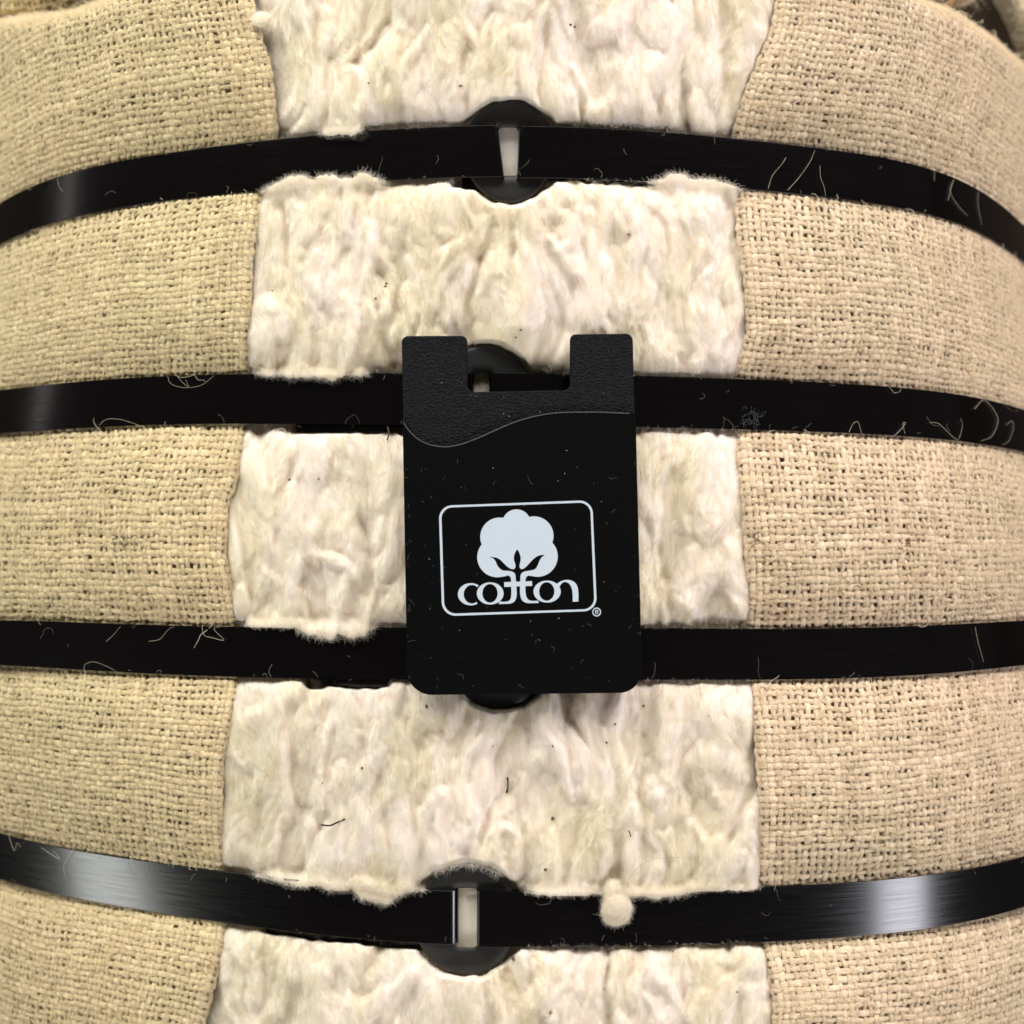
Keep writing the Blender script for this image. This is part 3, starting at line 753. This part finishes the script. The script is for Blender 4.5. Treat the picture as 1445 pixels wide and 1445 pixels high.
strap('strap', 2, 1, 725, 725, 900, 0, bands[2], 1560)
buckle(707, 923, 72, 77, (691, 724, 884, 960), bands[2])
strap('strap', 3, -1, 631, 631, 377, 4, bands[3], -110, hh=HB + 1, tail_tilt=5, fold_r=.0027, dyc=0)
strap('strap', 3, 1, 677, 677, 820, -3, bands[3], 1560, hh=HB + 2, dyc=0)
buckle(659, 1297, 75, 79, (640, 675, 1253, 1337), bands[3])
for i, e in enumerate(bands): lint(e, i, 28, 300 + i)
curly(bands[1], [(430-290, 600), (150, 592), (170, 592), (195, 600), (208, 606)])
curly(bands[1], [(236, 530), (242, 542), (262, 547), (285, 543), (302, 530)]); curly(bands[1], [(250, 531), (258, 540), (266, 546), (262, 536)])
curly(bands[2], [(119, 948), (120, 938), (132, 934), (150, 940), (165, 948), (172, 950)]); curly(bands[2], [(285, 882), (288, 896), (300, 900), (316, 903), (302, 888), (312, 884)], .00008)
curly(bands[2], [(150, 905), (160, 896), (170, 884)]); curly(bands[2], [(210, 905), (225, 902), (238, 888), (246, 884)])
curly(bands[0], [(1084, 266), (1090, 248), (1103, 232), (1109, 222), (1106, 228)], .00007); curly(bands[0], [(1112, 268), (1128, 250), (1143, 228), (1150, 212)], .00008)
curly(bands[0], [(1157, 234), (1158, 250), (1163, 264), (1165, 276)], .00007); curly(bands[0], [(1338, 283), (1343, 262), (1346, 254), (1341, 270), (1352, 290), (1366, 305)], .00008)
curly(bands[0], [(1381, 270), (1380, 285), (1383, 305), (1386, 318)], .00007); curly(bands[0], [(81, 252), (83, 262), (89, 271)], .00007)
curly(bands[1], [(1375, 577), (1390, 565), (1408, 590), (1400, 615), (1385, 622)], .00009); curly(bands[1], [(1198, 610), (1204, 598), (1211, 596), (1216, 612)], .00007)
curly(bands[1], [(1312, 596), (1325, 598), (1340, 612), (1352, 620), (1358, 600), (1355, 590)], .00007); curly(bands[1], [(1262, 615), (1272, 605), (1278, 597), (1274, 598), (1277, 612)], .00009)
curly(bands[1], [(1420, 600), (1428, 594), (1430, 605), (1424, 622), (1415, 628)], .00006); curly(bands[1], [(1255, 546), (1262, 554), (1270, 552), (1271, 544)], .00008)
rs = np.random.RandomState(8)
for _ in range(26):
    x, y = 1063 + rs.randn() * 8, 590 + rs.randn() * 6
    q = [(x, y)]
    for _k in range(4): x += rs.randn() * 3.5; y += rs.randn() * 3.5; q.append((x, y))
    curly(bands[1], q, .00005, None, M_SMUDGE)
curly(bands[2], [(1376, 885), (1380, 905), (1384, 920), (1388, 934)], .00007)
curly(bands[3], [(12, 1178), (20, 1200), (24, 1190), (30, 1196)], .00008); curly(bands[3], [(58, 1196), (72, 1205), (84, 1212), (75, 1200)], .00008); curly(bands[3], [(104, 1196), (96, 1210), (90, 1222), (91, 1235)], .00007)
curly(cot, [(440-58, 609), (398, 605), (404, 612), (400, 630), (388, 660), (372, 676)], .00012, -.003)
curly(cot, [(885, 1252), (893, 1232), (915, 1215), (945, 1210), (975, 1212), (995, 1225), (990, 1232)], .00004, -.004, M_SPECK)

def flaw(parent, px, py, w, h, n, m_, seed, r=.00012):
    """off-colour fibres caught in the weave"""
    rs = np.random.RandomState(seed)
    for _ in range(n):
        x = px + rs.uniform(-w, w); y = py + rs.uniform(-h, h); a = rs.rand() * 6.28; q = []
        for _k in range(5): q.append((x, y)); x += math.cos(a) * 2.2; y += math.sin(a) * 2.2; a += rs.randn() * .9
        q = np.array(q); v = rowpy_inv(q[:, 0], q[:, 1]); d = cover_point(q[:, 0], v)[:, 1] - .0009
        o = hairs('dark_fibre', resample(W(q[:, 0], q[:, 1], d)[None], 4), r, m_, parent, taper=.7)
M_BROWN = hair_mat('brown_fibre', (.20, .12, .07), .1); M_RUST = hair_mat('rusty_fibre', (.40, .20, .11), .1); M_GREY = hair_mat('grey_fibre', (.16, .14, .10), .1)
flaw(cov_r, 1278, 766, 6, 8, 9, M_BROWN, 1); flaw(cov_r, 1380, 1408, 22, 12, 12, M_RUST, 2, .0001); flaw(cov_l, 175, 764, 22, 7, 12, M_GREY, 3, .0001)
flaw(cov_r, 1290, 760, 4, 4, 3, M_BROWN, 4); flaw(cov_l, 34, 70, 5, 12, 5, M_BROWN, 5, .0001); flaw(cov_r, 1100, 865, 14, 10, 6, M_RUST, 6, .00008); flaw(cov_r, 1068, 765, 5, 7, 6, M_BROWN, 7)
flaw(cov_l, 10, 765, 8, 6, 5, M_GREY, 8, .0001); flaw(cov_r, 1200, 820, 14, 8, 7, M_GREY, 9, .00008); flaw(cov_l, 295, 1363, 6, 6, 4, M_RUST, 10, .00008)

# ------------------------------------------------------------------ phone wallet
wal = empty('phone_wallet', 'flat black phone card wallet with a white printed cotton boll emblem, leaning on the bands', 'card wallet')
def rounded(pts):
    """pts: (x, y, r) corners -> dense polygon"""
    out = []; n = len(pts)
    for i in range(n):
        p = np.array(pts[i][:2], float); a = np.array(pts[i-1][:2], float); b = np.array(pts[(i+1) % n][:2], float); r = pts[i][2]
        if r <= 0: out.append(p); continue
        u = (a - p) / np.linalg.norm(a - p); w = (b - p) / np.linalg.norm(b - p)
        ang = math.acos(np.clip(u @ w, -1, 1)); t = r / math.tan(ang / 2)
        s, e = p + u * t, p + w * t; c = p + (u + w) / np.linalg.norm(u + w) * (r / math.sin(ang / 2))
        a0 = math.atan2(*(s - c)[::-1]); a1 = math.atan2(*(e - c)[::-1]); da = (a1 - a0 + np.pi) % (2 * np.pi) - np.pi
        for q in np.linspace(0, 1, max(6, int(r / 2))): out.append(c + r * np.array([math.cos(a0 + da * q), math.sin(a0 + da * q)]))
    return np.array(out)
def slab(name, poly, y0, y1, m_, parent, bev=.0004, seg=3):
    """flat outline (px) from front depth y0 to back depth y1; outline measured at y0"""
    f0 = W(poly[:, 0], poly[:, 1], y0); f1 = f0.copy(); f1[:, 1] = y1
    n = len(poly); bm = bmesh.new()
    a = [bm.verts.new(p) for p in f0]; b = [bm.verts.new(p) for p in f1]
    bm.faces.new(a); bm.faces.new(b[::-1])
    for i in range(n): bm.faces.new((a[i], b[i], b[(i+1) % n], a[(i+1) % n]))
    bmesh.ops.recalc_face_normals(bm, faces=bm.faces)
    me = bpy.data.meshes.new(name); bm.to_mesh(me); bm.free(); me.materials.append(m_)
    for p in me.polygons: p.use_smooth = True
    o = link(name, me, parent)
    b = o.modifiers.new('bev', 'BEVEL'); b.width = bev; b.segments = seg; b.limit_method = 'ANGLE'; b.angle_limit = 1.0
    wn = o.modifiers.new('wn', 'WEIGHTED_NORMAL'); wn.keep_sharp = False
    return o
YB = -.0068
back = rounded([(566.5, 474, 9), (659.5, 473.5, 9), (660, 553, 9), (804, 550.5, 9), (804.5, 471.5, 8), (893, 470.5, 10), (905, 976.5, 31), (576, 980.5, 34)])
slab('back_panel', back, YB, YB + .0022, M_LEA, wal)
cp = np.array([(568, 590), (572, 600), (580, 610), (590, 619), (603, 625.5), (618, 629), (632, 629.5), (645, 627.5), (660, 623), (680, 615), (700, 606), (722, 596.5), (745, 589), (768, 584), (790, 581.5), (820, 580.8), (850, 581), (875, 582), (897, 583)], float)
cps = resample(cp[None], 5)[0]
low = rounded([(568, 590, 0), (897, 583, 0), (906.5, 977.5, 32), (575, 981, 35)])
low = low[2:]
pocket = np.vstack([cps, low])
slab('card_pocket', pocket, YB - .0017, YB - .00005, M_POC, wal, .0003)
# thin raised lip along the pocket mouth, the lit rim put into its colour
lipP = W(cps[2:-2, 0], cps[2:-2, 1] + 1.0, YB - .00172)[None]
nn = np.tile(np.array([[[0, -1., 0]]]), (1, lipP.shape[1], 1)); ww = np.full(lipP.shape[:2], .00016)
V, F, U, T = tubes(lipP, nn, ww, ww, 100, .5)
M_LIP = plain('lit_rim_silicone', (.035, .035, .037), .45, .5)[0]
mesh_np('pocket_lip', V, F, M_LIP, wal, uv=U, col=T)

# --- print; points are in a 5.352x enlargement whose corner is photo pixel (600, 690)
YI = YB - .0017 - .00005
def E(p): p = np.asarray(p, float); return np.stack([600 + p[:, 0] / 5.352, 690 + p[:, 1] / 5.352], -1)
inkV, inkF, inkn = [], [], 0
def ink(outer, dy=0.0, zoomed=True):
    """filled polygon"""
    global inkn
    q = E(outer) if zoomed else np.asarray(outer, float)
    w = W(q[:, 0], q[:, 1], YI - dy)
    tri = tessellate_polygon([[Vector((a[0], a[2], 0)) for a in w]])
    inkV.append(w); inkF.extend([[i + inkn for i in t] for t in tri]); inkn += len(w)
def strip(A, Bp, closed=False, dy=0.0):
    """ribbon between two equally long point lists"""
    global inkn
    A, Bp = E(A), E(Bp); n = len(A)
    w = np.vstack([W(A[:, 0], A[:, 1], YI - dy), W(Bp[:, 0], Bp[:, 1], YI - dy)])
    inkV.append(w)
    for i in range(n if closed else n - 1):
        j = (i + 1) % n
        inkF.append([inkn + i, inkn + j, inkn + n + j]); inkF.append([inkn + i, inkn + n + j, inkn + n + i])
    inkn += 2 * n
def ell(cx_, cy_, rx, ry, a0=0, a1=360, n=60, rot=0):
    a = np.radians(np.linspace(a0, a1, n)); x = rx * np.cos(a); y = ry * np.sin(a); c, s = math.cos(rot), math.sin(rot)
    return np.stack([cx_ + x * c - y * s, cy_ + x * s + y * c], -1)
def cr_curve(pts, m=8): return resample(np.array(pts, float)[None], m)[0]
# frame
fo = rounded([(102, 127, 100), (1262, 84, 100), (1298, 921, 100), (128, 961, 105)])
c = fo.mean(0)
fi = rounded([(121, 142, 84), (1246, 101, 84), (1279, 906, 84), (146, 943, 88)])
def equal(poly, n=400):
    p = np.vstack([poly, poly[:1]]); s = np.concatenate([[0], np.cumsum(np.linalg.norm(np.diff(p, axis=0), axis=1))])
    a = np.arctan2(p[:, 1] - c[1], p[:, 0] - c[0]); return p, s
def by_angle(poly, n=480):
    p = poly; a = np.unwrap(np.arctan2(p[:, 1] - c[1], p[:, 0] - c[0])); p = np.vstack([p, p[:1]]); a = np.append(a, a[0] + 2 * np.pi * np.sign(a[-1] - a[0]))
    t = np.linspace(-np.pi, np.pi, n, endpoint=False); o = np.argsort(a)
    t = (t - a.min()) % (2 * np.pi) + a.min()
    return t, np.stack([np.interp(t, a[o], p[o, 0]), np.interp(t, a[o], p[o, 1])], -1)
def ray_poly(poly, th):
    """farthest hit of rays from c with polygon edges"""
    out = []
    A = poly - c; Bq = np.roll(A, -1, 0)
    for t in th:
        d = np.array([math.cos(t), math.sin(t)]); e = Bq - A
        den = d[0] * e[:, 1] - d[1] * e[:, 0]; den = np.where(np.abs(den) < 1e-9, 1e-9, den)
        r = (A[:, 0] * e[:, 1] - A[:, 1] * e[:, 0]) / den; s = (A[:, 0] * d[1] - A[:, 1] * d[0]) / den
        ok = (s >= -1e-6) & (s <= 1 + 1e-6) & (r > 0); out.append(c + d * r[ok].max())
    return np.array(out)
TH = np.linspace(0, 2 * np.pi, 480, endpoint=False)
strip(ray_poly(fo, TH), ray_poly(fi, TH), True)
# boll: outline of five overlapping lobes seen from its middle
lobe = [(690, 262, 108), (562, 362, 146), (822, 354, 147), (545, 515, 152), (848, 510, 153)]
o0 = np.array([692., 450.])
def star(t):
    d = np.array([math.cos(t), math.sin(t)]); best = 0
    for x, y, r in lobe:
        m_ = np.array([x, y]) - o0; b = m_ @ d; q = b * b - m_ @ m_ + r * r
        if q >= 0: best = max(best, b + math.sqrt(q))
    return o0 + d * best
# from the bottom right round anticlockwise over the top to the bottom left
tt = np.radians(np.linspace(58, -238, 260))
out_ = np.array([star(t) for t in tt])
right_stem = [(782, 654), (765, 662), (758, 680), (757, 700)]
left_stem = [(649, 700), (648, 680), (641, 660), (625, 652), (600, 660)]
leafR = cr_curve([(718, 672), (724, 642), (748, 624), (792, 616), (828, 606), (848, 580), (862, 545), (880, 516), (902, 499), (862, 502), (828, 520), (795, 552), (765, 585), (738, 604), (722, 604)], 4)
mid = cr_curve([(722, 604), (713, 590), (714, 566), (721, 535), (717, 498), (694, 458), (673, 498), (670, 535), (680, 566), (681, 592), (670, 606)], 4)
leafL = cr_curve([(670, 606), (645, 602), (615, 582), (585, 552), (560, 530), (530, 517), (485, 514), (512, 524), (532, 548), (550, 585), (582, 614), (622, 618), (655, 624), (678, 640), (684, 672)], 4)
poly = np.vstack([out_, left_stem[::-1], [(649, 703), (686, 703)], leafL[::-1], mid[::-1][1:-1], leafR[::-1], [(719, 700), (757, 700)], right_stem[::-1][1:]])
ink(poly)
# letters
dy = .00002
strip(ell(345, 795, 98, 84, -52, -300, 50), ell(353, 795, 62, 70, -50, -305, 50), False, dy)           # c
strip(ell(491, 789, 101, 84, n=80), ell(489.5, 788, 57.5, 70, n=80), False, 2 * dy)                     # o
strip(ell(921, 775, 103, 83, n=80), ell(918, 774, 57.5, 69.5, n=80), False, 2 * dy)                     # o
ink([(596, 704), (807, 696), (808, 732), (597, 740)], 3 * dy)                                           # cross-bar
# left t, hooking to the left
strip(cr_curve([(688, 696), (689, 740), (691, 800), (680, 842), (648, 864), (600, 868), (555, 869)], 6), cr_curve([(648, 698), (650, 740), (650, 800), (642, 836), (620, 849), (595, 852), (560, 850)], 6), False, 4 * dy)
# right t, hooking to the right
strip(cr_curve([(717, 695), (716, 740), (717, 795), (730, 838), (764, 860), (815, 862), (860, 860)], 6), cr_curve([(757, 694), (757, 740), (759, 790), (770, 826), (792, 842), (820, 845), (850, 842)], 6), False, 4 * dy)
# n
strip(cr_curve([(985, 724), (1012, 704), (1045, 690), (1085, 687), (1125, 702), (1150, 738), (1157, 790), (1157, 850)], 6),
      cr_curve([(1010, 748), (1024, 722), (1042, 706), (1062, 703), (1088, 716), (1106, 748), (1113, 790), (1114, 852)], 6), False, 3 * dy)
# registered mark
strip(ell(1295, 929, 33, 34, n=48), ell(1295, 929, 25, 26, n=48))
ink([(1284, 912), (1290, 912), (1290, 946), (1284, 946)], dy); 
strip(ell(1297, 921, 10, 9.5, -95, 95, 20), ell(1296, 921, 4.5, 4.5, -95, 95, 20), False, dy)
ink([(1290, 911.5), (1298, 911.5), (1298, 916.5), (1290, 916.5)], 2 * dy); ink([(1290, 925.5), (1298, 925.5), (1298, 930.5), (1290, 930.5)], 2 * dy)
ink([(1294, 929), (1300, 928), (1308, 946), (1301, 946)], 3 * dy)
lo = mesh_np('printed_emblem', np.vstack(inkV), np.array(inkF), M_INK, wal, smooth=False)
# dust on the wallet
rs = np.random.RandomState(77); DV, DF = [], []; nd = 170
for i in range(nd):
    x = rs.uniform(574, 898); y = rs.uniform(596, 972) if i > 40 else rs.uniform(480, 590)
    if y < 645 and i > 40 and x < 770: continue
    if y < 552 and 655 < x < 810: continue
    yy = (YI - .00003) if i > 40 else YB - .00004
    s = rs.uniform(.1, .42) * (1.8 if rs.rand() < .12 else 1); e = 1 if rs.rand() < .8 else rs.uniform(2, 5); t = rs.rand() * 3.14
    q = np.array([(s * e, 0), (0, s), (-s * e, 0), (0, -s)]); q = np.stack([x + q[:, 0] * math.cos(t) - q[:, 1] * math.sin(t), y + q[:, 0] * math.sin(t) + q[:, 1] * math.cos(t)], -1)
    b = len(DV) * 5; p = W(q[:, 0], q[:, 1], yy); DV.append(np.vstack([p, p.mean(0) - [0, s * K, 0]]))
    DF += [[b, b+1, b+4], [b+1, b+2, b+4], [b+2, b+3, b+4], [b+3, b, b+4]]
o = mesh_np('dust', np.vstack(DV), np.array(DF), M_DUST, wal, smooth=False); o['kind'] = 'stuff'
M_WL = hair_mat('faint_lint', (.14, .14, .14), .2)
n = 46; k = 12; x = rs.uniform(575, 895, n); y = rs.uniform(640, 970, n); x[:22] = rs.choice([576, 577, 900], 22); kp = ~((x > 608) & (x < 852) & (y > 695) & (y < 880)); x, y = x[kp], y[kp]; n = len(x); th = rs.rand(n) * 6.28; S = np.zeros((n, k, 3)); L = 4 + 16 * rs.rand(n)
for t in range(k):
    S[:, t] = W(np.clip(x, 570, 904), y, YI - .0001); x = x + np.cos(th) * L / k; y = y + np.sin(th) * L / k; th = th + rs.randn(n) * .5
hairs('lint', S, .00003, M_WL, wal)

# ------------------------------------------------------------------ the gathered ends of the sacking behind the upper corners
def bundle(name, path, rad, seed, m_, label, flat=.8):
    """a gathered roll of burlap: path of (px, py, depth)"""
    p = np.array(path, float); C = resample(W(p[:, 0], p[:, 1], p[:, 2])[None], 14)[0]
    T = np.gradient(C, axis=0); T /= np.linalg.norm(T, axis=1, keepdims=True)
    up = np.array([0, -1., 0]); S = np.cross(T, up); S /= np.linalg.norm(S, axis=1, keepdims=True); U = np.cross(S, T)
    nl = max(8, int(np.linalg.norm(np.diff(C, axis=0), axis=1).sum() / (PITCH_R * 1.02)))
    q = np.linspace(0, len(C) - 1, nl); Ci = np.stack([np.interp(q, np.arange(len(C)), C[:, i]) for i in range(3)], -1)
    Si = np.stack([np.interp(q, np.arange(len(C)), S[:, i]) for i in range(3)], -1); Ui = np.stack([np.interp(q, np.arange(len(C)), U[:, i]) for i in range(3)], -1)
    na = int(2 * np.pi * rad / PITCH_R); a = np.linspace(-.15, 1.0, na) * 2 * np.pi
    A, Q = np.meshgrid(a, np.arange(nl), indexing='ij')
    r = rad * (1 + .13 * fbm(A * 1.4, Q / 9, seed, 3) + .08 * np.sin(A * 5 + Q * .05 + seed))
    G = Ci[Q] + Si[Q] * (np.cos(A) * r)[..., None] + Ui[Q] * (np.sin(A) * r * flat)[..., None]
    Nn = Si[Q] * np.cos(A)[..., None] + Ui[Q] * np.sin(A)[..., None]
    o = weave(name, G, Nn, PITCH_R, m_, bale, seed, sub=4)
    V = (Ci[Q] + Si[Q] * (np.cos(A) * (r - .001))[..., None] + Ui[Q] * (np.sin(A) * (r - .001) * flat)[..., None])
    mesh_np('gap_backing', V.reshape(-1, 3), grid_faces(na, nl), M_BACKING, o)
    rs = np.random.RandomState(seed); n = 900; k = 7
    i = rs.randint(0, na, n); j = rs.randint(0, nl, n); p = G[i, j]; d = Nn[i, j] * .5 + rs.randn(n, 3) * .7; c = rs.randn(n, 3); L = rs.uniform(.001, .005, n)[:, None]
    SS = np.zeros((n, k, 3))
    for t in range(k): SS[:, t] = p; p = p + d * L / k; d = d + c * .25
    hairs('burlap_fuzz', SS, .00004, M_JH, o)
    o['label'] = label
    return o
bundle('gathered_end', [(-60, -44, .115), (20, -38, .112), (80, -42, .11), (170, -76, .108)], .0125, 31, M_BL, 'gathered roll of burlap at the top left corner')
bundle('gathered_end', [(1250, -40, .10), (1300, -27, .105), (1345, -30, .11), (1380, -60, .12)], .0085, 33, M_BR, 'small gathered knot of burlap at the top right')
# second layer of sacking further back at the far right
def back_sheet():
    a = np.linspace(0, 1, 26); b = np.linspace(0, 1, 40)
    A, Bq = np.meshgrid(a, b, indexing='ij')
    ex = np.interp(Bq, [0, .3, .6, .8, 1], [1385, 1404, 1424, 1436, 1452]); ey = np.interp(Bq, [0, .3, .6, .8, 1], [-60, 0, 38, 70, 150])
    px = ex + A * 150; py = ey - A * 30
    d = .17 + .05 * np.sqrt(A) * 0 + .03 * np.exp(-A * 12) + .004 * fbm(A * 4, Bq * 3, 8)
    P = W(px, py, d); o = weave('far_cover', P, normals_of(P), PITCH_R * 1.05, M_BR, bale, 52, sub=3)
    o['label'] = 'second layer of burlap set back at the far right'
    mesh_np('gap_backing', W(px, py, d + .0015).reshape(-1, 3), grid_faces(26, 40), M_BACKING, o)
back_sheet()
# added dark sheets between the layers, the shade of the gaps painted as colour
M_GAP = plain('gap_shade', (.045, .033, .022), .95, .05)[0]
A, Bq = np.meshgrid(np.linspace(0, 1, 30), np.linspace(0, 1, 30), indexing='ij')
for nm, (xa, xb, ya, yb, dd), lab in (('gap_shade_sheet', (-160, 300, -160, 75, .20), 'dark sheet painted as the shade in the gap at the top left corner'), ('gap_shade_sheet', (1180, 1640, -160, 330, .215), 'dark sheet painted as the shade in the gap at the top right corner')):
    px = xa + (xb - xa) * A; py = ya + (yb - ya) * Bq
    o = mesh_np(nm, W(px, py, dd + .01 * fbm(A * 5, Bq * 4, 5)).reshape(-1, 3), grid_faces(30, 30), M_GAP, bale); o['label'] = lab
# rusty twine end beside the knot
P = resample(W([1325, 1334, 1342, 1346], [12, 10, 4, -6], [.098, .096, .096, .10])[None], 6)
w = np.full(P.shape[:2], .0011); V, F, U, T = tubes(P, np.tile(np.array([[[0, -1., 0]]]), (1, P.shape[1], 1)), w, w, 400, .6)
mesh_np('twine_end', V, F, M_ORANGE, bale, uv=U, col=T)
# fuzz along the folded upper edge on both corners
rs = np.random.RandomState(5); n = 2600; k = 8
x = np.where(rs.rand(n) < .35, rs.uniform(-10, 180, n), rs.uniform(1280, 1460, n)); v0 = rowpy_inv(x, top_edge(x) + 26)
y = top_edge(x) + 4 + rs.rand(n) * 8
S = np.zeros((n, k, 3)); th = -np.pi / 2 + rs.randn(n) * .8; cur = rs.randn(n) * 2.4; L = 4 + 20 * rs.rand(n) ** 2.5
d0 = base_depth(x, v0) + .001
for t in range(k):
    S[:, t] = W(x, y, d0); x = x + np.cos(th) * L / k; y = y + np.sin(th) * L / k; th = th + cur / k
hairs('edge_fuzz', S, .000045, M_JH, cov_r)

# ------------------------------------------------------------------ backdrop, light, camera
M_WALL = plain('dim_room', (.03, .024, .02), .9, .1)[0]
bd = mesh_np('backdrop', [(-2, .6, -1.5), (2, .6, -1.5), (2, .6, 1.5), (-2, .6, 1.5)], [[0, 1, 2, 3]], M_WALL, None, smooth=False); bd['kind'] = 'structure'

def area(name, loc, aim, sx, sy, power, colr):
    l = bpy.data.lights.new(name, 'AREA'); l.shape = 'RECTANGLE'; l.size = sx; l.size_y = sy; l.energy = power; l.color = colr
    o = link(name, l); o.location = loc; o.rotation_euler = (Vector(aim) - Vector(loc)).to_track_quat('-Z', 'Y').to_euler(); return o
area('overhead_light', (-.10, -.75, 1.0), (0, 0, 0), 1.1, .5, 14, (1, .97, .91))
area('overhead_light', (.95, -.50, 1.10), (0, 0, 0), .8, .6, 16, (1, .91, .92))  # added side fill lamp, brightens the right edge of the bale
area('overhead_light', (-.95, -.50, 1.10), (0, 0, 0), .8, .6, 15, (.98, 1, .88))  # added side fill lamp for the left edge
def glint(px, v, dist, sx, sy, power, colr):
    """an added, unseen lamp set where the band at this place mirrors it towards the lens"""
    h = 6.0
    def sp(x, vv): return W(x, row_py(x, v) + (vv - v), base_depth(x, vv))
    p = sp(px, v); a = sp(px + h, v) - sp(px - h, v); b = sp(px, v + 30) - sp(px, v - 30)
    n = np.cross(a, b); n /= np.linalg.norm(n); n = n if n[1] < 0 else -n
    i = np.array([0, -D, 0]) - p; i /= np.linalg.norm(i); rf = 2 * (n @ i) * n - i
    print('GLINT', px, rf, n)
    area('added_glint_light', tuple(p + rf * dist), tuple(p), sx, sy, power, colr)  # added only to make a highlight on the steel
glint(150., 1297., 1.0, .22, .22, 1.5, (.97, 1, .95))
glint(1275., 1297., 1.0, .25, .22, 3.1, (.93, .92, 1))
glint(95., 213., 1.0, .06, .34, .11, (1, .95, .9))
glint(1395., 213., 1.0, .06, .34, .22, (1, .75, .78))
area('low_fill_light', (0, -.95, -1.0), (0, 0, 0), 1.3, .5, 8.0, (1, .95, .92))  # added fill lamp from below, lifts the shadows on the undersides

w = bpy.data.worlds.new('World'); scene.world = w; w.use_nodes = True
w.node_tree.nodes['Background'].inputs[0].default_value = (1, .96, .9, 1); w.node_tree.nodes['Background'].inputs[1].default_value = .05

cam = bpy.data.cameras.new('camera'); co = link('camera', cam); scene.camera = co
co.location = (0, -D, 0); co.rotation_euler = (math.radians(90), 0, 0)
cam.sensor_width = 36; cam.lens = 36 * D / .25; cam.clip_start = .01; cam.clip_end = 20
cam.dof.use_dof = True; cam.dof.focus_distance = D + .004; cam.dof.aperture_fstop = 14.0
scene.view_settings.view_transform = 'Standard'; scene.view_settings.look = 'None'
scene.view_settings.exposure = 0; scene.view_settings.gamma = 1
scene.render.engine = 'CYCLES'; scene.cycles.max_bounces = 8; scene.cycles.use_denoising = True
scene.cycles_curves.shape = 'RIBBONS'
